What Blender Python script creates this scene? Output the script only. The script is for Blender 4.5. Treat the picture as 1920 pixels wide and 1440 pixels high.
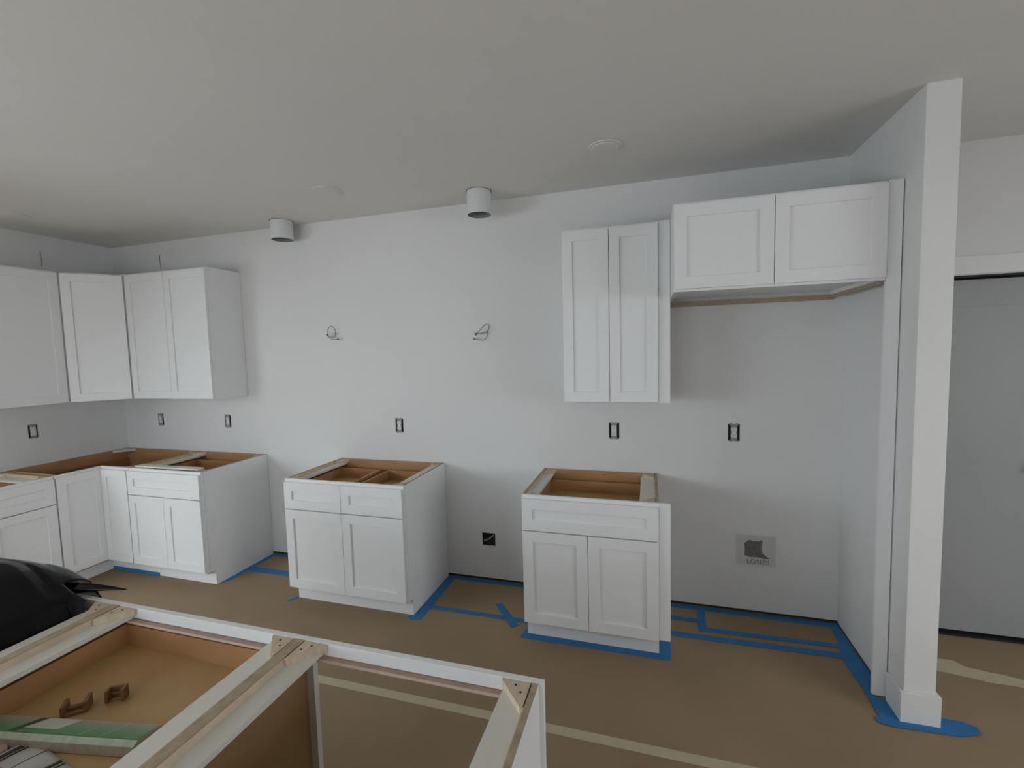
import bpy, bmesh, math, random
from mathutils import Vector, Matrix, noise
random.seed(7)
for o in list(bpy.data.objects): bpy.data.objects.remove(o)
S = bpy.context.scene
COL = S.collection

# ---------------------------------------------------------------- camera
CAM = (4.774, -3.1082, 1.7067); YAW = .2906; PITCH = .0737; ROLL = .0259; FPX = 861.17
def cam_axes():
    cy, sy = math.cos(YAW), math.sin(YAW)
    f = Vector((-sy*math.cos(PITCH), cy*math.cos(PITCH), -math.sin(PITCH)))
    r = Vector((cy, sy, 0)); d = f.cross(r)
    cr, sr = math.cos(ROLL), math.sin(ROLL)
    return cr*r+sr*d, -sr*r+cr*d, f
r_, d_, f_ = cam_axes()
cd = bpy.data.cameras.new('camera'); co = bpy.data.objects.new('camera', cd); COL.objects.link(co)
M = Matrix((( r_.x, -d_.x, -f_.x, CAM[0]), (r_.y, -d_.y, -f_.y, CAM[1]), (r_.z, -d_.z, -f_.z, CAM[2]), (0, 0, 0, 1)))
co.matrix_world = M
cd.sensor_width = 36; cd.lens = 36*FPX/1920; cd.clip_start = .02
S.camera = co
# ---------------------------------------------------------------- view, world, daylight
S.view_settings.view_transform = 'Standard'; S.view_settings.look = 'None'
S.view_settings.gamma = 1; S.view_settings.use_curve_mapping = False
S.view_settings.exposure = -0.18
W = bpy.data.worlds.new('world'); S.world = W; W.use_nodes = True
bg = W.node_tree.nodes['Background']; bg.inputs[0].default_value = (.80, .90, 1, 1); bg.inputs[1].default_value = 1.2
def area(name, loc, rot, sx, sy, power, colr=(.93, .97, 1)):
    l = bpy.data.lights.new(name, 'AREA'); l.shape = 'RECTANGLE'; l.size = sx; l.size_y = sy; l.energy = power; l.color = colr; l.spread = math.pi
    o = bpy.data.objects.new(name, l); COL.objects.link(o); o.location = loc; o.rotation_euler = rot
    return o
H = 2.745
RX = 8.6; RY = -5.6
R90 = math.radians(90)
SKY = (.82, .92, 1)
area('daylight_patio_door', (2.45, RY+.03, 1.5), (R90*.32, 0, .0), 3.2, 1.4, 58, SKY)
area('daylight_patio_ground', (2.45, RY+.05, .62), (R90*1.30, 0, 0), 3.2, .9, 9, (1, .97, .90))
area('daylight_left_window', (.03, -3.6, 1.5), (R90*.55, 0, -R90), 2.2, 1.4, 96, SKY)
area('daylight_right_window', (RX-.03, -2.7, 1.5), (R90*.62, 0, R90), 2.0, 1.4, 54)

# ---------------------------------------------------------------- materials
def mat(name, colr, rough=.5, var=0, scale=8, bump=0, bscale=60, stretch=None, spec=.5, dist=.002):
    m = bpy.data.materials.new(name); m.use_nodes = True
    nt = m.node_tree; b = nt.nodes['Principled BSDF']
    b.inputs['Base Color'].default_value = (*colr, 1); b.inputs['Roughness'].default_value = rough
    b.inputs['Specular IOR Level'].default_value = spec
    tc = nt.nodes.new('ShaderNodeTexCoord'); mp = nt.nodes.new('ShaderNodeMapping')
    nt.links.new(tc.outputs['Object'], mp.inputs[0])
    if stretch: mp.inputs['Scale'].default_value = stretch
    if var:
        n = nt.nodes.new('ShaderNodeTexNoise'); n.inputs['Scale'].default_value = scale; n.inputs['Detail'].default_value = 5
        nt.links.new(mp.outputs[0], n.inputs['Vector'])
        r = nt.nodes.new('ShaderNodeValToRGB')
        r.color_ramp.elements[0].position = .3; r.color_ramp.elements[1].position = .7
        r.color_ramp.elements[0].color = (*[c*(1-var) for c in colr], 1)
        r.color_ramp.elements[1].color = (*[min(1, c*(1+var)) for c in colr], 1)
        nt.links.new(n.outputs['Fac'], r.inputs[0]); nt.links.new(r.outputs[0], b.inputs['Base Color'])
    if bump:
        n2 = nt.nodes.new('ShaderNodeTexNoise'); n2.inputs['Scale'].default_value = bscale; n2.inputs['Detail'].default_value = 4
        nt.links.new(mp.outputs[0], n2.inputs['Vector'])
        bp = nt.nodes.new('ShaderNodeBump'); bp.inputs['Strength'].default_value = bump; bp.inputs['Distance'].default_value = dist
        nt.links.new(n2.outputs['Fac'], bp.inputs['Height']); nt.links.new(bp.outputs[0], b.inputs['Normal'])
    return m
M_WALL = mat('wall_paint', (.765, .76, .75), .75, .015, 1.5, .15, 90)
M_CEIL = mat('ceiling_paint', (.755, .745, .72), .9, .015, 1.2, .2, 120)
M_CAB = mat('cabinet_paint', (.83, .835, .835), .38, 0, spec=.4)
M_TRIM = mat('trim_paint', (.78, .785, .785), .4)
M_DOORP = mat('door_paint', (.36, .375, .375), .5, .02, 3)
M_FLOOR = mat('kraft_paper', (.31, .218, .132), .85, .07, 2.2, .25, 25)
M_PLY = mat('plywood_interior', (.44, .235, .105), .42, .14, 4, stretch=(1, 1, 3))
M_PLYS = mat('plywood_side', (.37, .235, .10), .45, .07, 3)
M_PLYB = mat('plywood_bottom', (.47, .30, .13), .38, .10, 3)
M_EDGE = mat('plywood_edge', (.40, .31, .21), .6, .18, 30, stretch=(1, 1, 8))
M_STRIP = mat('pale_board', (.74, .715, .65), .45, .02, 6, stretch=(8, 1, 8))
M_BLOCK = mat('pine_block', (.62, .50, .37), .6, .12, 20, stretch=(6, 1, 1))
M_RED = mat('raw_wood_ledge', (.42, .27, .20), .6, .12, 20)
M_PINK = mat('raw_wood_edge', (.66, .50, .41), .6)
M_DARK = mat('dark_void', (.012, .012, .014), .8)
M_GREY = mat('dark_framing', (.035, .033, .032), .8)
M_BLUE = mat('blue_tape', (.022, .17, .42), .55, .10, 12)
M_BEIGE = mat('masking_tape', (.54, .46, .32), .6, .05, 15)
M_METAL = mat('yoke_metal', (.30, .30, .29), .4)
M_PLASTIC = mat('white_plastic', (.72, .72, .71), .35)
M_WIRE = mat('wire_copper', (.23, .16, .12), .5)
M_SLOT = mat('slot_dark', (.03, .03, .03), .6)
M_PIPE = mat('pipe_white', (.72, .73, .73), .4)
M_BAG = mat('black_plastic_film', (.004, .004, .005), .16, 0, spec=.22, bump=.35, bscale=14, dist=.01)
M_PATCH = mat('patch_plate', (.62, .615, .60), .35)
M_STUB = mat('stub_grey', (.33, .32, .31), .5)
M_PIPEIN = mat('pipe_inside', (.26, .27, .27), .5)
M_PGREY = mat('patch_dark', (.17, .165, .165), .6, .15, 40)
M_INK = mat('pencil_ink', (.16, .16, .16), .7)
M_BLOCKD = mat('brown_block', (.20, .095, .035), .5, .2, 30)
M_CARD = mat('pink_cardboard', (.50, .34, .26), .6, .08, 12)
M_GLASS = bpy.data.materials.new('window_glass'); M_GLASS.use_nodes = True
gb = M_GLASS.node_tree.nodes['Principled BSDF']; gb.inputs['Transmission Weight'].default_value = 1; gb.inputs['Roughness'].default_value = 0; gb.inputs['IOR'].default_value = 1.02

# ---------------------------------------------------------------- helpers
class MB:
    def __init__(s): s.bm = bmesh.new(); s.mats = []
    def mi(s, m):
        if m not in s.mats: s.mats.append(m)
        return s.mats.index(m)
    def box(s, x0, x1, y0, y1, z0, z1, m, T=None):
        vs = [s.bm.verts.new((x, y, z)) for x in (x0, x1) for y in (y0, y1) for z in (z0, z1)]
        if T: 
            for v in vs: v.co = T @ v.co
        i = s.mi(m)
        for q in ((0, 1, 3, 2), (4, 6, 7, 5), (0, 4, 5, 1), (2, 3, 7, 6), (0, 2, 6, 4), (1, 5, 7, 3)):
            s.bm.faces.new([vs[k] for k in q]).material_index = i
        return s
    def prism(s, pts, a, b, ax, m, m_a=None, m_b=None):
        """polygon pts (2D) extruded from a to b along axis ax; caps may have their own material"""
        def P(p, t):
            return (t, p[0], p[1]) if ax == 0 else ((p[0], t, p[1]) if ax == 1 else (p[0], p[1], t))
        A = [s.bm.verts.new(P(p, a)) for p in pts]; B = [s.bm.verts.new(P(p, b)) for p in pts]
        n = len(pts)
        s.bm.faces.new(A).material_index = s.mi(m_a or m); s.bm.faces.new(B[::-1]).material_index = s.mi(m_b or m)
        for k in range(n):
            s.bm.faces.new((A[k], B[k], B[(k+1) % n], A[(k+1) % n])).material_index = s.mi(m)
        return s
    def cyl(s, c, r, h, m, ax=2, n=16, r2=None):
        r2 = r if r2 is None else r2
        pa = []; pb = []
        for k in range(n):
            a = 2*math.pi*k/n; u, v = math.cos(a), math.sin(a)
            def P(rr, t):
                if ax == 2: return (c[0]+rr*u, c[1]+rr*v, c[2]+t)
                if ax == 1: return (c[0]+rr*u, c[1]+t, c[2]+rr*v)
                return (c[0]+t, c[1]+rr*u, c[2]+rr*v)
            pa.append(s.bm.verts.new(P(r, 0))); pb.append(s.bm.verts.new(P(r2, h)))
        i = s.mi(m)
        s.bm.faces.new(pa).material_index = i; s.bm.faces.new(pb[::-1]).material_index = i
        for k in range(n):
            s.bm.faces.new((pa[k], pb[k], pb[(k+1) % n], pa[(k+1) % n])).material_index = i
        return s
    def build(s, name, parent=None, bevel=0, loc=None, smooth=False):
        bmesh.ops.recalc_face_normals(s.bm, faces=s.bm.faces)
        me = bpy.data.meshes.new(name); s.bm.to_mesh(me); s.bm.free()
        for m in s.mats: me.materials.append(m)
        if smooth:
            for p in me.polygons: p.use_smooth = True
        o = bpy.data.objects.new(name, me); COL.objects.link(o)
        if parent: o.parent = parent
        if loc: o.location = loc
        if bevel:
            b = o.modifiers.new('bevel', 'BEVEL'); b.width = bevel; b.segments = 2; b.limit_method = 'ANGLE'
        return o
def empty(name, loc, rz=0):
    o = bpy.data.objects.new(name, None); COL.objects.link(o); o.location = loc; o.rotation_euler.z = rz
    o.empty_display_size = .1
    return o
def tag(o, label=None, cat=None, group=None, kind=None):
    if label: o['label'] = label
    if cat: o['category'] = cat
    if group: o['group'] = group
    if kind: o['kind'] = kind
    return o
def struct(o): o['kind'] = 'structure'; return o
def cells(mb, plane, a, b, u0, u1, v0, v1, holes, m):
    """slab between a and b on an axis with rectangular holes; plane 'y': u=x, 'x': u=y; v=z"""
    us = sorted({u0, u1, *[h[0] for h in holes], *[h[1] for h in holes]})
    vs = sorted({v0, v1, *[h[2] for h in holes], *[h[3] for h in holes]})
    us = [u for u in us if u0 <= u <= u1]; vs = [v for v in vs if v0 <= v <= v1]
    for i in range(len(us)-1):
        # merge vertical runs
        run = None
        for j in range(len(vs)-1):
            uc, vc = (us[i]+us[i+1])/2, (vs[j]+vs[j+1])/2
            solid = not any(h[0] < uc < h[1] and h[2] < vc < h[3] for h in holes)
            if solid:
                run = (run[0], vs[j+1]) if run else (vs[j], vs[j+1])
            if (not solid or j == len(vs)-2) and run:
                if plane == 'y': mb.box(us[i], us[i+1], a, b, run[0], run[1], m)
                else: mb.box(a, b, us[i], us[i+1], run[0], run[1], m)
                run = None

# ---------------------------------------------------------------- the room
DW = .0127
outl = [(.450, 1.152), (1.242, 1.152), (2.931, 1.152), (4.549, 1.152), (5.281, 1.158)]
HB = [(x-.034, x+.034, z-.053, z+.053) for x, z in outl]
HB.append((3.583, 3.685, .266, .364))                      # raw hole for the range feed
DOOR = (6.02, 6.86, 0, 2.045)
w = MB(); cells(w, 'y', 0, DW, 0, RX, .021, H, HB+[DOOR], M_WALL)
wall_back = struct(w.build('wall_back'))
w = MB(); cells(w, 'y', DW, .14, -.1, RX+.1, 0, H, [DOOR], M_GREY); w.build('wall_framing', wall_back)
LW = (-4.7, -2.5, .8, 2.2); GW = (-3.7, -1.7, .8, 2.2)
LO = (-.722, -.660, 1.098, 1.206)
w = MB(); cells(w, 'x', -DW, 0, RY, 0, .016, H, [LO, LW], M_WALL); wall_left = struct(w.build('wall_left'))
w = MB(); cells(w, 'x', -.14, -DW, RY-.1, .14, 0, H, [LW], M_GREY); w.build('wall_framing', wall_left)
w = MB(); cells(w, 'x', RX, RX+.12, RY, 0, 0, H, [GW], M_WALL); struct(w.build('wall_right'))
PD = (.8, 4.1, .03, 2.2); RW = (6.2, 7.2, .8, 2.2)
w = MB(); cells(w, 'y', RY-.14, RY, -.1, RX+.1, 0, H, [PD, RW], M_WALL); struct(w.build('wall_rear'))
w = MB(); w.box(-.14, RX+.12, RY-.14, .14, -.06, 0, M_FLOOR); struct(w.build('floor'))
w = MB(); w.box(-.14, RX+.12, RY-.14, .14, H, H+.06, M_CEIL); struct(w.build('ceiling'))
# partition wall that ends in a pillar beside the fridge alcove
w = MB(); w.box(5.862, 5.980, -.75, 0, .012, H, M_WALL); struct(w.build('wall_pillar', bevel=.002))
w = MB()
w.box(5.846, 5.995, -.766, -.751, .002, .142, M_TRIM); w.box(5.846, 5.8615, -.751, -.631, .002, .142, M_TRIM); w.box(5.9805, 5.995, -.751, -.001, .002, .142, M_TRIM)
struct(w.build('baseboard_pillar', bevel=.0015))
# windows behind the camera (they light the room)
def window(n, hole, mull):
    x0, x1, z0, z1 = hole; fr = MB(); y0, y1 = RY-.12, RY-.05
    fr.box(x0, x0+.06, y0, y1, z0, z1, M_TRIM).box(x1-.06, x1, y0, y1, z0, z1, M_TRIM)
    fr.box(x0, x1, y0, y1, z0, z0+.06, M_TRIM).box(x0, x1, y0, y1, z1-.06, z1, M_TRIM)
    for k in range(1, mull):
        xm = x0+(x1-x0)*k/mull; fr.box(xm-.03, xm+.03, y0, y1, z0, z1, M_TRIM)
    f = struct(fr.build('window_%d' % n)); g = MB()
    g.box(x0+.06, x1-.06, RY-.125, RY-.121, z0+.06, z1-.06, M_GLASS); g.build('pane', f)
window(1, PD, 2); window(2, RW, 2)
def side_window(n, hole, xa, xb):
    y0, y1, z0, z1 = hole; fr = MB()
    fr.box(xa, xb, y0, y0+.06, z0, z1, M_TRIM).box(xa, xb, y1-.06, y1, z0, z1, M_TRIM).box(xa, xb, y0, y1, z0, z0+.06, M_TRIM).box(xa, xb, y0, y1, z1-.06, z1, M_TRIM)
    ym = (y0+y1)/2; fr.box(xa, xb, ym-.03, ym+.03, z0, z1, M_TRIM)
    f = struct(fr.build('window_%d' % n)); g = MB(); g.box((xa+xb)/2-.003, (xa+xb)/2+.003, y0+.06, y1-.06, z0+.06, z1-.06, M_GLASS); g.build('pane', f)
side_window(3, LW, -.11, -.05); side_window(4, GW, RX+.03, RX+.09)
# hallway door at the right edge
d = MB(); d.box(6.035, 6.845, .045, .08, .028, 2.026, M_DOORP); door = struct(d.build('door_1', bevel=.002))
d = MB()
for z0, z1 in ((.23, .95), (1.10, 1.88)):
    d.box(6.16, 6.70, .0432, .045, z0, z1, M_DOORP)
d.build('raised_panel', door, bevel=.0015)
d = MB(); d.cyl((6.785, .045, 1.0), .028, -.012, M_METAL, ax=1).cyl((6.785, .033, 1.0), .012, -.03, M_METAL, ax=1).cyl((6.785, .003, 1.0), .026, -.03, M_METAL, ax=1, r2=.018)
d.build('door_knob', door)
d = MB(); d.box(6.02, 6.034, 0, .1, .0, 2.045, M_TRIM).box(6.846, 6.86, 0, .1, 0, 2.045, M_TRIM).box(6.034, 6.846, .001, .1, 2.036, 2.045, M_GREY)
d.build('door_jamb', door)
MB().box(6.021, 6.859, .101, .125, .0, 2.044, M_GREY).build('light_block_backing', door)  # dark backing added across the doorway to block light leaking over the slab
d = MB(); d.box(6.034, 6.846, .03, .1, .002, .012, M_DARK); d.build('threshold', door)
t = MB(); t.box(5.996, 6.95, -.014, -.0005, 2.05, 2.145, M_TRIM).box(6.865, 6.95, -.014, -.0005, .002, 2.05, M_TRIM)
struct(t.build('trim_1', bevel=.001))

# ---------------------------------------------------------------- cabinets
D = .61; BH = .876; TK = .114
def shaker(mbname, x0, x1, z0, z1, yf, parent, rail=.06, th=.019, rec=.011, T=None):
    """a shaker door/drawer front lying in the x-z plane, front at yf (facing -y)"""
    mb = MB(); bm = mb.bm; mi = mb.mi(M_CAB)
    def ring(a, y): return [bm.verts.new(p) for p in ((x0+a, y, z0+a), (x1-a, y, z0+a), (x1-a, y, z1-a), (x0+a, y, z1-a))]
    R = [ring(0, yf+th), ring(0, yf), ring(rail, yf), ring(rail, yf+rec)]
    bm.faces.new(R[0][::-1])
    for a, b in zip(R[:-1], R[1:]):
        for k in range(4): bm.faces.new((a[k], a[(k+1) % 4], b[(k+1) % 4], b[k]))
    if T:
        for v in bm.verts: v.co = T @ v.co
    o = mb.build(mbname, parent, bevel=.0012)
    p = MB(); p.box(x0+rail, x1-rail, yf+rec-.0002, yf+rec+.003, z0+rail, z1-rail, M_CAB, T); p.build('panel', o)
    return o
def side(parent, x0, x1, out_left, name='side_panel', depth=D-.019, raw_out=False):
    """base cabinet side with toe notch; outer face painted, edges ply, inner face ply"""
    yf = -depth; prof = [(0, 0), (-.534, 0), (-.534, TK), (yf, TK), (yf, BH), (0, BH)]
    mb = MB(); a, b = (M_CAB, M_PLYS) if out_left else (M_PLYS, M_CAB)
    mb.prism(prof, x0, x1, 0, M_EDGE, a, b)
    return mb.build(name, parent)
def block(parent, cx, cy, sx, sy, z1, size=.075, th=.02):
    """triangular corner block with two screws; corner at (cx,cy), extending along sx, sy"""
    mb = MB(); pts = [(cx, cy), (cx+sx*size*.92, cy), (cx+sx*size*.92, cy+sy*.006), (cx+sx*.006, cy+sy*size*1.05), (cx, cy+sy*size*1.05)]
    mb.prism(pts, z1-th, z1, 2, M_BLOCK)
    for u, v in ((.38, .16), (.16, .42)):
        mb.cyl((cx+sx*size*u+sx*.004, cy+sy*size*v+sy*.004, z1-.0005), .0035, .001, M_SLOT, n=8)
    return mb.build('corner_block', parent)
def drawer_box(parent, x0, x1, z0=.745, z1=.825, yb=-.10, yf=-D+.02):
    mb = MB(); t = .014
    mb.box(x0, x0+t, yf, yb, z0, z1, M_PLY).box(x1-t, x1, yf, yb, z0, z1, M_PLY)
    mb.box(x0+t, x1-t, yb-t, yb, z0, z1, M_PLY).box(x0+t, x1-t, yf, yf+t, z0, z1, M_PLY)
    mb.box(x0+t, x1-t, yf+t, yb-t, z0, z0+.008, M_PLYB)
    return mb.build('drawer_box', parent)
def base_cab(name, w, loc, rz, label, drawers=1, doors=2, boxes=True, wl=.06, wr=.085, open_front=False, group=None, toe=True, stripmat=None, toe_z=.002, si=0):
    sm = stripmat or M_STRIP
    root = empty(name, loc, rz); tag(root, label, 'base cabinet', group)
    side(root, si, si+.016, True); side(root, w-.016, w, False)
    MB().box(si+.0162, si+.019, -D+.10, -.09, BH-.036, BH-.001, M_BLOCK).build('side_cleat', root)
    MB().box(w-.019, w-.0162, -D+.10, -.09, BH-.036, BH-.001, M_BLOCK).build('side_cleat', root)
    MB().box(si+.016, w-.016, -D+.019, -.006, TK-.014, TK, M_PLYB).build('bottom_panel', root)
    MB().box(si+.016, w-.016, -.010, -.004, TK, BH-.004, M_PLY).build('back_panel', root)
    hr = MB(); hr.box(si+.016, w-.016, -.029, -.0105, BH-.095, BH, M_PLY); hr.cyl((w*.55, -.03, BH-.02), .004, -.001, M_SLOT, ax=1, n=8); hr.build('hanging_rail', root)
    ff = MB(); y0, y1 = -D, -D+.0185
    ff.box(0, .04, y0, y1, TK, BH, M_CAB).box(w-.04, w, y0, y1, TK, BH, M_CAB)
    ff.box(.04, w-.04, y0, y1, BH-.036, BH, M_CAB).box(.04, w-.04, y0, y1, TK, TK+.035, M_CAB)
    if drawers: ff.box(.04, w-.04, y0, y1, .650, .688, M_CAB)
    if drawers == 2: ff.box(w/2-.02, w/2+.02, y0, y1, .688, BH-.036, M_CAB)
    ff.build('face_frame', root, bevel=.001)
    lg = MB(); lg.box(si+.017, w-.017, y1+.0005, y1+.016, BH-.043, BH-.0375, M_RED).box(si+.017, w-.017, y1+.016, y1+.0185, BH-.044, BH-.0375, M_PINK)
    lg.build('front_ledge', root)
    if toe: MB().box(0.0, w, -.546, -.5342, toe_z, TK-.001, M_CAB).build('toe_kick', root)
    MB().box(si+.0165, .0165+wl, y1+.001, -.0295, BH-.036, BH-.021, sm).build('side_strip', root)
    MB().box(w-.0165-wr, w-.0165, y1+.001, -.0295, BH-.036, BH-.021, sm).build('side_strip', root)
    s = .080
    block(root, si+.020, y1+.001, 1, 1, BH-.0008, s); block(root, w-.020, y1+.001, -1, 1, BH-.0008, s)
    block(root, si+.020, -.0295, 1, -1, BH-.0008, s); block(root, w-.020, -.0295, -1, -1, BH-.0008, s)
    if open_front: return root
    g = .004; n = drawers
    for k in range(n):
        a = g+(w-2*g)*k/n+(0 if k == 0 else .0015); b = g+(w-2*g)*(k+1)/n-(0 if k == n-1 else .0015)
        dr = shaker('drawer', a, b, .675, .857, -D-.02, root)
        if boxes: drawer_box(dr, a+(.045 if k == 0 else .03), b-(.045 if k == n-1 else .03))
    zt = .668 if n else .857
    for k in range(doors):
        a = g+(w-2*g)*k/doors+(0 if k == 0 else .0015); b = g+(w-2*g)*(k+1)/doors-(0 if k == doors-1 else .0015)
        shaker('door', a, b, .123, zt, -D-.02, root)
    return root
# right of the corner, along the back wall
cabA = base_cab('base_cabinet', .729, (.916, -.002, 0), 0, 'white base cabinet on the back wall right beside the L-shaped corner cabinet', 1, 2)
cabB = base_cab('base_cabinet', .903, (2.397, -.002, 0), 0, 'freestanding middle white base cabinet with two drawers side by side over two doors', 2, 2)
cabC = base_cab('base_cabinet', .755, (4.068, -.002, 0), 0, 'white base cabinet with one wide drawer, left of the fridge alcove', 1, 2)
MB().box(.7555, .813, -D, -D+.019, .119, BH, M_CAB).build('filler_strip', cabC, bevel=.001)
# along the left wall
cabL = base_cab('base_cabinet', .762, (.002, -1.680, 0), math.pi/2, 'white base cabinet with a drawer against the left wall at the left edge', 1, 2)
# corner cabinet
def corner_base():
    r = empty('corner_cabinet', (.002, -.002, 0)); tag(r, 'white L-shaped corner base cabinet with a folding pair of doors and open top', 'corner cabinet')
    L = .911; F = D
    MB().box(.004, L-.016, -.010, -.004, TK, BH-.004, M_PLY).box(.004, .010, -L+.016, -.0105, TK, BH-.004, M_PLY).build('back_panel', r)
    MB().box(.016, L-.017, -.029, -.0105, BH-.095, BH, M_PLY).box(.0105, .029, -L+.017, -.0295, BH-.095, BH, M_PLY).build('hanging_rail', r)
    MB().box(L-.016, L, -F+.019, 0, TK, BH, M_PLY).build('side_panel', r)
    MB().box(0, F-.019, -L, -L+.016, TK, BH, M_PLY).build('side_panel', r)
    MB().box(.012, L-.017, -F+.02, -.012, TK-.014, TK, M_PLYB).box(.012, F-.02, -L+.017, -F+.0195, TK-.014, TK, M_PLYB).build('bottom_panel', r)
    ff = MB()
    ff.box(F, L, -F, -F+.0185, BH-.036, BH, M_CAB).box(F-.0185, F, -L, -F+.0185, BH-.036, BH, M_CAB)
    ff.box(F, L, -F, -F+.0185, TK, TK+.03, M_CAB).box(F-.0185, F, -L, -F+.0185, TK, TK+.03, M_CAB)
    ff.box(L-.03, L, -F, -F+.0185, TK+.03, BH-.036, M_CAB).box(F-.0185, F, -L, -L+.03, TK+.03, BH-.036, M_CAB)
    ff.build('face_frame', r, bevel=.001)
    MB().box(F-.0760, L, -.546, -.5342, .002, TK-.001, M_CAB).box(.5342, .546, -L, -.5465, .002, TK-.001, M_CAB).build('toe_kick', r)
    MB().box(L-.076, L-.017, -F+.02, -.0295, BH-.036, BH-.021, M_STRIP).build('side_strip', r)
    MB().box(.03, F-.02, -L+.017, -L+.09, BH-.036, BH-.021, M_STRIP).build('side_strip', r)
    block(r, .0295, -.0295, 1, -1, BH-.001, .12); block(r, L-.017, -.0295, -1, -1, BH-.001); block(r, L-.017, -F+.0195, -1, 1, BH-.001)
    shaker('door', F+.0225, L-.002, .123, .857, -F-.02, r, rail=.057)
    T = Matrix.Rotation(math.pi/2, 4, 'Z')
    # local -y faces +x after the turn; x' = y
    shaker('door', -L+.002, -F-.003, .123, .857, -F-.02, r, rail=.057, T=T)
corner_base()
# loose board on top of the cabinet next to the corner
b = MB(); b.box(-.31, .31, -.028, .028, 0, .012, M_STRIP); o = b.build('wooden_strip', loc=(1.262, -.553, BH+.001), bevel=.001); o.rotation_euler.z = .02
tag(o, 'loose pale wooden strip lying across the open top of the cabinet beside the corner', 'wooden strip')

# island, facing the kitchen (+y)
IY = -2.645
isl1 = base_cab('island_cabinet', .757, (3.030, IY+.0, 0), math.pi, 'island base cabinet at the left edge, buried under the black plastic bag', 1, 2, boxes=False, wl=.085, wr=.06)
isl2 = base_cab('island_cabinet', .757, (3.788, IY, 0), math.pi, 'middle island cabinet with an open drawer box holding wood scraps and packaging', 1, 2, wl=.085, wr=.06)
isl3 = base_cab('island_cabinet', .730, (4.519, IY, 0), math.pi, 'right-hand island cabinet, doorless, with the papered floor showing through it', 0, 0, open_front=True, wl=.085, wr=.06, si=.011)
for r in (isl1, isl2, isl3): r['category'] = 'island cabinet'

# upper cabinets
UB, UT, UD = 1.379, 2.414, .305
def upper_cab(name, w, loc, rz, label, doors, ub=UB, ut=UT, ud=UD, cat='wall cabinet', under_raw=False, split=None):
    r = empty(name, loc, rz); tag(r, label, cat)
    s = MB().box(0, .016, -ud+.019, 0, ub, ut, M_CAB); s.build('side_panel', r); s = MB().box(w-.016, w, -ud+.019, 0, ub, ut, M_CAB); s.build('side_panel', r)
    rb = .022 if under_raw else .012
    MB().box(.016, w-.016, -ud+.019, -.001, ub+rb, ub+rb+.014, M_CAB).build('bottom_panel', r)
    MB().box(.016, w-.016, -ud+.019, -.001, ut-.016, ut-.002, M_CAB).build('top_panel', r)
    MB().box(.016, w-.016, -.008, -.002, ub+rb+.014, ut-.016, M_PLY).build('back_panel', r)
    ff = MB(); y0, y1 = -ud, -ud+.0185
    ff.box(0, .038, y0, y1, ub, ut, M_CAB).box(w-.038, w, y0, y1, ub, ut, M_CAB).box(.038, w-.038, y0, y1, ut-.036, ut, M_CAB).box(.038, w-.038, y0, y1, ub, ub+.036, M_CAB)
    ff.build('face_frame', r, bevel=.001)
    if under_raw:
        MB().box(.002, w-.002, -.022, -.002, ub-.028, ub+.0, M_EDGE).build('wood_cleat', r)
        MB().box(w-.022, w-.002, -ud+.03, -.0225, ub-.016, ub, M_EDGE).build('wood_cleat', r)
    g = .004
    for k in range(doors):
        a = g+(w-2*g)*k/doors+(0 if k == 0 else .0015); b = g+(w-2*g)*(k+1)/doors-(0 if k == doors-1 else .0015)
        shaker('door', a, b, ub+(.012 if under_raw else .004), ut-.012, -ud-.02, r, rail=.06)
    return r
upper_cab('wall_cabinet', .868, (.613, -.002, 0), 0, 'tall white two-door wall cabinet on the back wall, right of the angled corner cabinet', 2)
upper_cab('wall_cabinet', .612, (.002, -1.225, 0), math.pi/2, 'tall white wall cabinet hung on the left wall at the left edge', 1)
uc = upper_cab('wall_cabinet', .556, (4.272, -.002, 0), 0, 'tall narrow white two-door wall cabinet left of the cabinet over the fridge space', 2)
MB().box(.5565, .620, -UD, -UD+.019, UB-.003, UT+.003, M_CAB).build('filler_strip', uc, bevel=.001)
fr = upper_cab('fridge_cabinet', .904, (4.894, -.002, 0), 0, 'wide deep white two-door cabinet above the empty fridge alcove', 2, 1.978, 2.414, D-.002, 'wall cabinet', True)
# angled corner wall cabinet
def corner_upper():
    r = empty('corner_wall_cabinet', (.002, -.002, 0)); tag(r, 'tall white wall cabinet with one door set diagonally across the room corner', 'wall cabinet')
    a, b = .61, .303
    poly = [(0, 0), (a, 0), (a, -b), (b, -a), (0, -a)]
    mb = MB(); mb.prism(poly, UB+.006, UB+.02, 2, M_CAB); mb.build('bottom_panel', r)
    mb = MB(); mb.prism(poly, UT-.014, UT, 2, M_CAB); mb.build('top_panel', r)
    MB().box(a-.014, a, -b, 0, UB+.0205, UT-.0145, M_CAB).build('side_panel', r)
    MB().box(0, b, -a, -a+.014, UB+.0205, UT-.0145, M_CAB).build('side_panel', r)
    MB().box(0, a-.0145, -.006, 0, UB+.0205, UT-.0145, M_PLY).box(0, .006, -a+.0145, -.0065, UB+.0205, UT-.0145, M_PLY).build('back_panel', r)
    mid = Vector(((a+b)/2, -(a+b)/2, 0)); L = (a-b)*math.sqrt(2)
    T = Matrix.Translation(mid) @ Matrix.Rotation(math.pi/4, 4, 'Z')   # local -y -> (+x,-y) diagonal
    f = MB(); h = L/2
    f.box(-h, -h+.035, 0, .018, UB, UT, M_CAB, T).box(h-.035, h, 0, .018, UB, UT, M_CAB, T).box(-h+.035, h-.035, 0, .018, UB, UB+.036, M_CAB, T).box(-h+.035, h-.035, 0, .018, UT-.036, UT, M_CAB, T)
    f.build('face_frame', r, bevel=.001)
    shaker('door', -h+.024, h-.024, UB+.004, UT-.012, -.02, r, rail=.06, T=T)
corner_upper()
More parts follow.
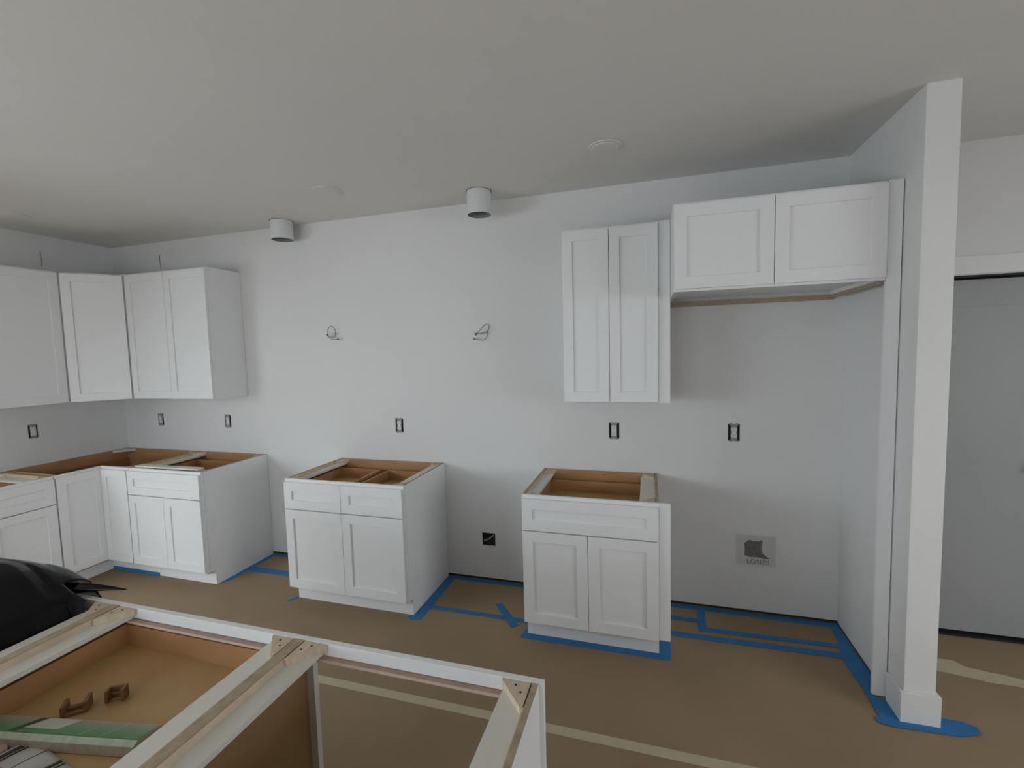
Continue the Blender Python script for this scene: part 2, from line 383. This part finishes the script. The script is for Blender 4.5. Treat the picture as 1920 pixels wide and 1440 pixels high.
# tall filler between fridge cabinet and pillar wall
o = MB().box(5.800, 5.856, -.612, -.593, .004, 2.417, M_CAB).build('filler_panel', bevel=.001)
tag(o, 'full-height narrow white filler strip between the fridge alcove and the pillar', 'filler panel')

# ---------------------------------------------------------------- electrical
def outlet(loc, rz, label, decora=False, dx=0):
    r = empty('electrical_outlet', loc, rz); tag(r, label, 'outlet', None)
    y = MB(); y.box(-.019, .019, .000, .002, -.052, .052, M_METAL).box(-.026, -.006, -.003, -.0005, .047, .058, M_METAL).box(.006, .026, -.003, -.0005, .047, .058, M_METAL)
    y.box(-.026, -.006, -.003, -.0005, -.058, -.047, M_METAL).box(.006, .026, -.003, -.0005, -.058, -.047, M_METAL); y.build('mounting_yoke', r)
    if decora:
        f = MB().box(-.0165, .0165, -.006, .0, -.034, .034, M_PLASTIC).build('receptacle', r, bevel=.001)
        zz = (-.018, .018); 
    else:
        zz = (-.0195, .0195); f = None
        mb = MB()
        for z in zz:
            pts = [(.017*math.cos(a)*1.0, z+.0165*max(-.82, min(.82, math.sin(a)))) for a in [2*math.pi*k/20 for k in range(20)]]
            mb.prism(pts, -.006, 0, 1, M_PLASTIC)
        mb.box(-.012, .012, -.004, 0, -.006, .006, M_PLASTIC); f = mb.build('receptacle', r)
    s = MB()
    for z in zz:
        s.box(-.0075, -.0055, -.0065, -.0058, z+.000, z+.008, M_SLOT).box(.0055, .0075, -.0065, -.0058, z+.001, z+.007, M_SLOT).cyl((0, -.0058, z-.006), .0022, -.0007, M_SLOT, ax=1, n=8)
    s.build('slots', f)
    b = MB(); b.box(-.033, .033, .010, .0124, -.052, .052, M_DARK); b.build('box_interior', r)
lab = ['bare outlet without cover plate under the wall cabinet, nearest the room corner', 'bare outlet without cover plate low on the wall under the two-door wall cabinet\'s right side',
       'bare outlet above the middle base cabinet with two drawers', 'bare outlet above the base cabinet next to the fridge alcove', 'bare outlet high on the wall inside the fridge alcove']
for k, (x, z) in enumerate(outl): outlet((x, 0, z), 0, lab[k], decora=(k == 3))
outlet((0, -.691, 1.152), math.pi/2, 'bare square-faced outlet on the left wall above the left counter run', decora=True)
# range feed hole
r = empty('range_cable', (3.634, 0, .315)); tag(r, 'dark square wall hole with grey cable, between the two freestanding base cabinets', 'wall box')
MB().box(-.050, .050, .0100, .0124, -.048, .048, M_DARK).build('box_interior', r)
def tube(name, pts, rad, m, parent=None, loc=None):
    c = bpy.data.curves.new(name, 'CURVE'); c.dimensions = '3D'; c.bevel_depth = rad; c.bevel_resolution = 2; c.resolution_u = 8; c.use_fill_caps = True
    s = c.splines.new('NURBS'); s.points.add(len(pts)-1)
    for p, q in zip(s.points, pts): p.co = (*q, 1)
    s.use_endpoint_u = True; s.order_u = 3
    o = bpy.data.objects.new(name, c); COL.objects.link(o); c.materials.append(m)
    dg = bpy.context.evaluated_depsgraph_get(); me = bpy.data.meshes.new_from_object(o.evaluated_get(dg)); bpy.data.objects.remove(o)
    for p in me.polygons: p.use_smooth = True
    o = bpy.data.objects.new(name, me); COL.objects.link(o)
    if parent: o.parent = parent
    if loc: o.location = loc
    return o
M_CABLE = mat('grey_cable', (.30, .30, .29), .5)
tube('cable', [(.035, .009, .034), (.022, .000, .020), (.0, -.004, .002), (-.036, -.002, -.012)], .0055, M_CABLE, r)
# bare wires for sconces
def wires(loc, strands, label):
    r = empty('sconce_wires', loc); tag(r, label, 'wires')
    for s in strands: tube('wire', s, .0025, M_WIRE, r)
    for s in strands:
        e = s[-1]; MB().cyl((e[0], e[1]-.006, e[2]), .007, .012, M_WIRE, ax=1, n=8).build('wire_cap', r)
wires((2.39, 0, 1.875), [[(.0, -.0, .0), (.03, -.03, -.012), (.036, -.04, .03), (.012, -.045, .060), (-.022, -.045, .045), (-.038, -.04, .0), (-.045, -.035, -.012)],
                        [(.005, 0, -.005), (.03, -.03, -.03), (-.0, -.04, -.034), (-.035, -.04, -.016), (-.03, -.04, -.03), (.0, -.03, -.052), (.05, -.03, -.048)]],
      'curled bare wires poking from the wall above the middle base cabinet')
wires((3.66, 0, 1.835), [[(.0, 0, .0), (.03, -.03, .015), (.045, -.04, .055), (.015, -.045, .062), (-.03, -.04, .02), (-.06, -.04, -.012)],
                        [(.0, 0, -.0), (.02, -.03, .01), (-.02, -.04, -.01), (-.062, -.04, -.006)],
                        [(.01, 0, -.0), (.025, -.03, -.02), (.0, -.04, -.056), (-.04, -.04, -.05), (-.075, -.04, -.042)]],
      'bare wire loops poking from the wall between the two freestanding base cabinets')
# thin wire stubs above the corner uppers
for (l, rz, lb) in (((0, -.53, 2.56), math.pi/2, 'faint grey wire stub on the left wall above the wall cabinets'), ((.60, 0, 2.58), 0, 'faint grey wire stub on the back wall above the corner wall cabinet')):
    o = tube('wire_stub', [(0, 0, -.07), (.004, -.004, -.02), (-.005, -.006, .02), (.0, -.002, .05)], .0030, M_STUB)
    o.location = l; o.rotation_euler.z = rz; tag(o, lb, 'wires')
# recessed plate in the alcove with lettering
r = empty('wall_patch', (5.412, 0, .415)); tag(r, 'rectangular wall patch with grey opening and pencilled letters, low in the fridge alcove', 'wall patch')
p = MB(); p.box(-.111, .111, -.004, -.0006, -.098, .098, M_PATCH); pl = p.build('plate', r, bevel=.0015)
p = MB(); p.box(-.113, -.109, -.007, -.0006, -.1, .1, M_WALL).box(.109, .113, -.007, -.0006, -.1, .1, M_WALL).box(-.109, .109, -.007, -.0006, .096, .1, M_WALL).box(-.109, .109, -.007, -.0006, -.1, -.096, M_WALL); p.build('rim', r)
p = MB(); p.prism([(-.066, .040), (-.048, .058), (-.03, .066), (-.022, .058), (.022, .062), (.028, .072), (.038, .064), (.034, .03), (.036, -.012), (.055, -.03), (.078, -.045), (.05, -.050), (.0, -.042), (-.03, -.046), (-.064, -.036), (-.062, .0)], -.0055, -.004, 1, M_PGREY); p.build('opening', r)
fc = bpy.data.curves.new('lettering', 'FONT'); fc.body = 'LOSE!!!'; fc.size = .040; fc.align_x = 'CENTER'; fc.extrude = .0004; fc.space_character = 1.05
fo = bpy.data.objects.new('lettering', fc); COL.objects.link(fo)
me = bpy.data.meshes.new_from_object(fo.evaluated_get(bpy.context.evaluated_depsgraph_get())); bpy.data.objects.remove(fo)
me.materials.clear(); me.materials.append(M_INK)
fo = bpy.data.objects.new('lettering', me); COL.objects.link(fo); fo.parent = r; fo.location = (.012, -.0052, -.086); fo.rotation_euler = (math.pi/2, 0, 0)

# ---------------------------------------------------------------- ceiling items
def disc(x, y, lb, rad=.088):
    r = empty('ceiling_light_cover', (x, y, H)); tag(r, lb, 'ceiling light')
    MB().cyl((0, 0, -.006), rad, .0055, M_CEIL, n=48).build('cover', r, bevel=.002)
    MB().cyl((0, 0, -.0095), rad*.8, .0032, M_CEIL, n=48).build('lens', r, bevel=.001)
disc(4.56, -.60, 'round white ceiling light cover nearest the pillar'); disc(2.82, -.57, 'round white ceiling light cover between the two ceiling pipes')
disc(.46, -.93, 'round white ceiling light cover at the left edge above the left cabinets', .11)
def pipe(x, y, L, lb, rad=.080):
    r = empty('vent_pipe', (x, y, H)); tag(r, lb, 'vent pipe')
    mb = MB(); n = 40
    ring = lambda rr, z: [mb.bm.verts.new((rr*math.cos(2*math.pi*k/n), rr*math.sin(2*math.pi*k/n), z)) for k in range(n)]
    R = [ring(rad, -.0005), ring(rad, -L), ring(rad-.004, -L), ring(rad-.004, -.0005)]; i = mb.mi(M_PIPE)
    for a, b in zip(R, R[1:]+R[:1]):
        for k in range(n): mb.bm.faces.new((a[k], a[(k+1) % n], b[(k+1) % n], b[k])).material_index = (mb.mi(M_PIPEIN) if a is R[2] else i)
    mb.build('pipe', r, smooth=False)
    g = MB(); 
    A = [g.bm.verts.new(((rad+.005)*math.cos(2*math.pi*k/n), (rad+.005)*math.sin(2*math.pi*k/n), -.001)) for k in range(n)]
    B = [g.bm.verts.new(((rad+.0003)*math.cos(2*math.pi*k/n), (rad+.0003)*math.sin(2*math.pi*k/n), -.001)) for k in range(n)]
    g.mi(M_GREY)
    for k in range(n): g.bm.faces.new((A[k], A[(k+1) % n], B[(k+1) % n], B[k]))
    g.build('cut_ring', r)
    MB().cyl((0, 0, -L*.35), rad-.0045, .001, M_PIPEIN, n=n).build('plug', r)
pipe(3.712, -.205, .150, 'white round pipe stub hanging from the ceiling, right-hand of the two')
pipe(2.055, -.125, .140, 'white round pipe stub hanging from the ceiling, left-hand of the two, close to the wall')

# ---------------------------------------------------------------- tape on the floor
def tape(pts, label, m=M_BLUE, z=.0006, th=.0008, ragged=.0015, group=None):
    out = []
    n = len(pts)
    for k in range(n):
        a, b = Vector(pts[k]), Vector(pts[(k+1) % n]); L = (b-a).length; q = max(1, int(L/.05)); nn = Vector((-(b-a).y, (b-a).x)).normalized() if L > 0 else Vector((0, 0))
        for j in range(q):
            p = a+(b-a)*j/q
            if j: p += nn*random.uniform(-ragged, ragged)
            out.append((p.x, p.y))
    mb = MB(); mb.prism(out, z, z+th, 2, m)
    o = mb.build('tape_strip'); tag(o, label, 'tape'); return o
R4 = lambda x0, x1, y0, y1: [(x0, y0), (x1, y0), (x1, y1), (x0, y1)]
tape([(1.647, -.535), (1.690, -.47), (1.690, -.05), (1.660, -.003), (1.647, -.003)], 'blue tape running along the right side of the base cabinet beside the corner')
tape([(1.665, -.003), (1.700, -.045), (2.394, -.05), (2.394, -.003)], 'blue tape at the wall between the corner-side cabinet and the middle cabinet', z=.0016)
tape([(1.695, -.245), (2.394, -.240), (2.394, -.308), (1.62+.07, -.315)], 'wide blue tape crossing the floor between the corner-side cabinet and the middle cabinet', z=.0016)
tape([(2.335, -.60), (2.393, -.52), (2.395, -.565), (2.37, -.612)], 'small stub of blue tape at the left foot of the middle cabinet')
tape([(3.27, -.575), (3.305, -.60), (3.37, -.58), (3.372, -.43), (3.365, -.04), (3.34, -.003), (3.303, -.003), (3.303, -.53)], 'blue tape running along the right side of the middle base cabinet')
tape([(3.345, -.002), (3.37, -.042), (4.064, -.045), (4.064, -.002)], 'dark blue tape at the wall between the middle cabinet and the right one', z=.0016)
tape([(3.352, -.412), (4.06, -.414), (4.06, -.452), (3.352, -.450)], 'blue tape crossing the floor between the middle cabinet and the right one', z=.0016)
tape([(3.775, -.295), (3.815, -.275), (3.990, -.485), (3.960, -.525)], 'short diagonal piece of blue tape crossing the long strip between the cabinets', z=.0026)
tape([(4.03, -.60), (4.067, -.44), (4.067, -.548), (4.86, -.548), (4.87, -.60)], 'blue tape along the toe kick of the base cabinet next to the fridge alcove')
tape([(4.826, -.425), (4.887, -.425), (4.885, -.595), (4.826, -.595)], 'blue tape patch under the filler strip right of the wide-drawer cabinet', z=.0016)
tape([(4.83, -.002), (4.83, -.042), (5.84, -.052), (5.858, -.002)], 'dark blue tape along the back wall of the fridge alcove')
tape([(5.068, -.03), (5.112, -.03), (5.098, -.27), (5.055, -.28)], 'short blue tape strip running away from the wall in the fridge alcove', z=.0016)
tape([(4.83, -.150), (5.063, -.150), (5.059, -.189), (4.83, -.187)], 'short blue tape strip between the right cabinet and the upright tape in the alcove', z=.0026)
tape([(5.063, -.236), (5.82, -.215), (5.82, -.252), (5.060, -.278)], 'long blue tape strip across the alcove floor, nearer the wall', z=.0026)
tape([(4.89, -.318), (5.802, -.302), (5.80, -.348), (4.89, -.362)], 'long blue tape strip across the alcove floor, farther from the wall', z=.0026)
tape([(5.859, -.003), (5.859, -.585), (5.796, -.595), (5.796, -.615), (5.845, -.632), (5.845, -.765), (5.772, -.768), (5.775, -.66), (5.775, -.59), (5.768, -.36), (5.80, -.2), (5.812, -.055), (5.82, -.01)], 'broad blue tape along the pillar side of the fridge alcove', z=.0036)
tape([(5.752, -.762), (5.84, -.767), (5.996, -.767), (6.0, -.70), (6.10, -.70), (6.148, -.722), (6.140, -.762), (6.05, -.796), (5.80, -.808), (5.75, -.795)], 'blue tape across the floor in front of the pillar', z=.0046)
o = MB().box(.56, 1.065, -.5545, -.5485, .002, .026, M_BLUE).build('tape_strip'); tag(o, 'dark blue tape folded up against the toe kick of the cabinet beside the corner', 'tape')
tape([(1.2, -1.176), (8.0, -1.176+.0), (8.0, -1.226), (1.2, -1.226)], 'long beige tape seam across the brown floor paper behind the island', M_BEIGE, ragged=.0008)
tape([(5.99, -.20), (6.10, -.235), (6.255, -.223), (6.314, -.221), (6.35, -.265), (6.44, -.285), (6.553, -.311), (6.75, -.35), (7.4, -.36), (7.4, -.41), (6.70, -.40), (6.50, -.372), (6.40, -.372), (6.254, -.345), (6.191, -.335), (5.99, -.34)], 'torn beige tape seam on the hallway floor right of the pillar', M_BEIGE, ragged=.006)

# ---------------------------------------------------------------- things in the drawer
ZD = .753+.0012
def wood_bit(loc, rz, lb, sc=1, tilt=0):
    r = empty('wood_scrap', loc, rz); tag(r, lb, 'wood scrap'); r.scale = (sc, sc, sc); r.rotation_euler.x = tilt
    MB().box(-.025, .025, -.018, .018, 0, .006, M_BLOCKD).build('plate', r, bevel=.001)
    MB().box(-.025, -.017, -.018, .018, .0062, .026, M_BLOCKD).build('prong', r, bevel=.001)
    MB().box(.017, .025, -.018, .018, .0062, .026, M_BLOCKD).build('prong', r, bevel=.001)
    MB().box(-.0165, .0165, -.004, .004, .0062, .013, M_BLOCKD).build('rib', r, bevel=.001)
wood_bit((3.332, -2.248, ZD+.0195), .5, 'small brown bracket scrap standing alone in the island drawer', .95, math.pi/2)
wood_bit((3.270, -2.315, ZD), .75, 'small brown bracket scrap lying against the green and white package', 1.15)
wood_bit((4.62, -.50, ZD), .2, 'small wooden scrap in the drawer of the cabinet next to the fridge alcove', 1.2)
# green/white printed package
def ramp_mat(name, axis, stops, rough=.4, stripes=None):
    m = mat(name, (.8, .8, .8), rough); nt = m.node_tree; b = nt.nodes['Principled BSDF']
    tc = nt.nodes.new('ShaderNodeTexCoord'); sp = nt.nodes.new('ShaderNodeSeparateXYZ'); nt.links.new(tc.outputs['Generated'], sp.inputs[0])
    r = nt.nodes.new('ShaderNodeValToRGB'); nt.links.new(sp.outputs[axis], r.inputs[0])
    e = r.color_ramp.elements
    e[0].position = stops[0][0]; e[0].color = (*stops[0][1], 1); e[1].position = stops[-1][0]; e[1].color = (*stops[-1][1], 1)
    for p, c in stops[1:-1]:
        k = e.new(p); k.color = (*c, 1)
    out = r.outputs[0]
    if stripes:
        n = nt.nodes.new('ShaderNodeTexNoise'); n.inputs['Scale'].default_value = 1; mp = nt.nodes.new('ShaderNodeMapping'); mp.inputs['Scale'].default_value = stripes
        nt.links.new(tc.outputs['Generated'], mp.inputs[0]); nt.links.new(mp.outputs[0], n.inputs['Vector'])
        r2 = nt.nodes.new('ShaderNodeValToRGB'); r2.color_ramp.elements[0].position = .42; r2.color_ramp.elements[1].position = .52; r2.color_ramp.elements[0].color = (.8, .8, .8, 1)
        nt.links.new(n.outputs['Fac'], r2.inputs[0]); mx = nt.nodes.new('ShaderNodeMix'); mx.data_type = 'RGBA'; mx.blend_type = 'MULTIPLY'; mx.inputs[0].default_value = .6
        nt.links.new(out, mx.inputs[6]); nt.links.new(r2.outputs[0], mx.inputs[7]); out = mx.outputs[2]
    nt.links.new(out, b.inputs['Base Color'])
    return m
M_GRN = ramp_mat('green_print', 1, [(0, (.10, .28, .10)), (.25, (.11, .29, .12)), (.6, (.22, .33, .20)), (1, (.42, .36, .28))])
M_PRT = ramp_mat('grey_print', 2, [(0, (.52, .46, .39)), (.55, (.54, .49, .42)), (.75, (.50, .55, .43)), (1, (.50, .60, .46))], stripes=(26, 1, 2))
pk = empty('printed_package', (3.33, -2.385, ZD), .19); tag(pk, 'long green and white printed carton lying in the island drawer', 'carton')
LP = .30
MB().prism([(-.047, 0), (.040, 0), (.040, .010), (-.030, .030), (-.044, .024)], -.235, LP*.83, 0, M_PRT).build('carton', pk, bevel=.001)
g = MB(); 
for sgn in (0,):
    v = [g.bm.verts.new(p) for p in ((-.233, -.029, .0308), (LP*.83-.002, -.029, .0308), (LP*.83-.002, .0395, .0112), (-.233, .0395, .0112))]
    g.mi(M_GRN); g.bm.faces.new(v)
go = g.build('green_label', pk)
M_DBAND = mat('dark_band', (.06, .07, .045), .5); M_PALE = mat('pale_print', (.55, .60, .50), .5)
def on_top(x0, x1, m, nm, sk=.02, y0=-.026, y1=.037):
    g = MB(); z = lambda y: .0314-(y+.030)*.2865+.0003
    v = [g.bm.verts.new(p) for p in ((x0, y0, z(y0)), (x1, y0, z(y0)), (x1+sk, y1, z(y1)), (x0+sk, y1, z(y1)))]
    g.mi(m); g.bm.faces.new(v); g.build(nm, pk)
on_top(-.115, -.095, M_DBAND, 'dark_band'); on_top(-.090, .005, M_PALE, 'pale_label', y0=-.010); on_top(.082, .084, M_PALE, 'printed_line'); on_top(.140, .142, M_PALE, 'printed_line')
# leaflet with black bars
lf = empty('instruction_leaflet', (3.37, -2.49, ZD), -.15); tag(lf, 'folded white instruction leaflet with black bars at the bottom of the island drawer', 'leaflet')
M_PAPER = mat('leaflet_paper', (.62, .62, .57), .6, .03, 8); M_BLK = mat('black_print', (.05, .04, .035), .6)
def sheet(nm, x0, x1, y0, y1, m, dz, par):
    g = MB(); n = 14; g.mi(m); rows = []
    zf = lambda y: .004+.010*math.sin((y+.08)/.16*math.pi*1.1)
    for i in range(n+1):
        y = y0+(y1-y0)*i/n; rows.append((g.bm.verts.new((x0, y, zf(y)+dz)), g.bm.verts.new((x1, y, zf(y)+dz))))
    for a, b in zip(rows[:-1], rows[1:]): g.bm.faces.new((a[0], a[1], b[1], b[0]))
    o = g.build(nm, par, smooth=True)
    s = o.modifiers.new('solid', 'SOLIDIFY'); s.thickness = .0006; return o
sheet('paper', -.10, .10, -.08, .062, M_PAPER, 0, lf)
sheet('black_bar', -.092, -.078, -.078, .060, M_BLK, .0008, lf); sheet('black_bar', -.074, -.068, -.078, .060, M_BLK, .0008, lf)
sheet('black_bar', .048, .060, -.078, .060, M_BLK, .0008, lf); sheet('black_bar', .066, .072, -.078, .060, M_BLK, .0008, lf); sheet('printed_line', -.020, -.0185, -.078, .060, M_BLK, .0008, lf)
g = MB(); 
g.prism([(-.06, -.03), (.045, -.05), (.06, .02), (.02, .045), (-.05, .03)], 0, .012, 2, M_CARD)
o = g.build('cardboard_scrap', loc=(3.205, -2.475, ZD), bevel=.003); tag(o, 'pinkish cardboard scrap in the island drawer beside the leaflet', 'cardboard')

# ---------------------------------------------------------------- black plastic bag over the left island cabinet
def bag():
    mb = MB(); mb.mi(M_BAG); bm = mb.bm
    NX, NY = 84, 84; x0, x1, y0, y1 = 2.20, 3.0, -2.72, -1.93
    sm = lambda a, b, t: (lambda q: q*q*(3-2*q))(max(0, min(1, (t-a)/(b-a))))
    V = []
    for i in range(NX+1):
        row = []
        for j in range(NY+1):
            x = x0+(x1-x0)*i/NX; y = y0+(y1-y0)*j/NY
            # height profile: hump whose ridge runs along x and sinks to the right
            ridge = .885+.135*(1-sm(2.66, 2.97, x))
            yr = -2.16
            t = (y-yr)
            cross = math.exp(-(t/(.30 if t < 0 else .17))**2)
            low = .800 if y < -2.10 else .885
            z = low+(ridge-low)*cross
            z += .012*noise.noise(Vector((x*4, y*7, 1)))*cross+.009*abs(noise.noise(Vector((x*5+y*6, y*16, 4))))+.004*noise.noise(Vector((x*14, y*30, 9)))*cross
            # keep inside cabinet between rails, drape above rails
            if x > 2.87 and y < -2.09: z = min(z, .80+.10*(1-sm(2.87, 2.92, x)))
            if y > -2.07 : z = max(z, .884) 
            # outer skirts hang down in front of the face
            if y > -2.00: z = .884-(y+2.00)*2.6
            if x < 2.265: z = min(z, .884-(2.265-x)*2.4)
            elif x < 2.30: z = max(z, .884)
            row.append(bm.verts.new((x, y, z)))
        V.append(row)
    def keep(x, y):
        edge = 2.83+.04*noise.noise(Vector((y*9, 0, 3)))
        if y > -2.085 and x > edge: return False
        if x > 2.93: return False
        return True
    for i in range(NX):
        for j in range(NY):
            c = V[i][j].co
            if keep(c.x, c.y): bm.faces.new((V[i][j], V[i+1][j], V[i+1][j+1], V[i][j+1]))
    bmesh.ops.delete(bm, geom=[v for v in bm.verts if not v.link_faces], context='VERTS')
    r = mb.build('plastic_bag', smooth=True)
    s = r.modifiers.new('solid', 'SOLIDIFY'); s.thickness = .0015
    tag(r, 'black plastic bag draped over the left end of the island', 'plastic bag')
    tl = MB(); tl.mi(M_BAG); rows = []
    N = 16
    for i in range(N+1):
        t = i/N; x = 2.76+.24*t; wd = .042*(1-t)**1.1+.002; yc = -2.060+.06*t; zc = .898+.010*math.sin(t*2.8)-.006*t
        rows.append([tl.bm.verts.new((x, yc-wd, zc-.012*(1-t))), tl.bm.verts.new((x, yc, zc+.020*(1-t)+.004)), tl.bm.verts.new((x, yc+wd*.6, zc-.01*(1-t)))])
    for a, b in zip(rows[:-1], rows[1:]):
        for k in range(2): tl.bm.faces.new((a[k], b[k], b[k+1], a[k+1]))
    tt = tl.build('loose_corner', r, smooth=True); s = tt.modifiers.new('solid', 'SOLIDIFY'); s.thickness = .001
bag()
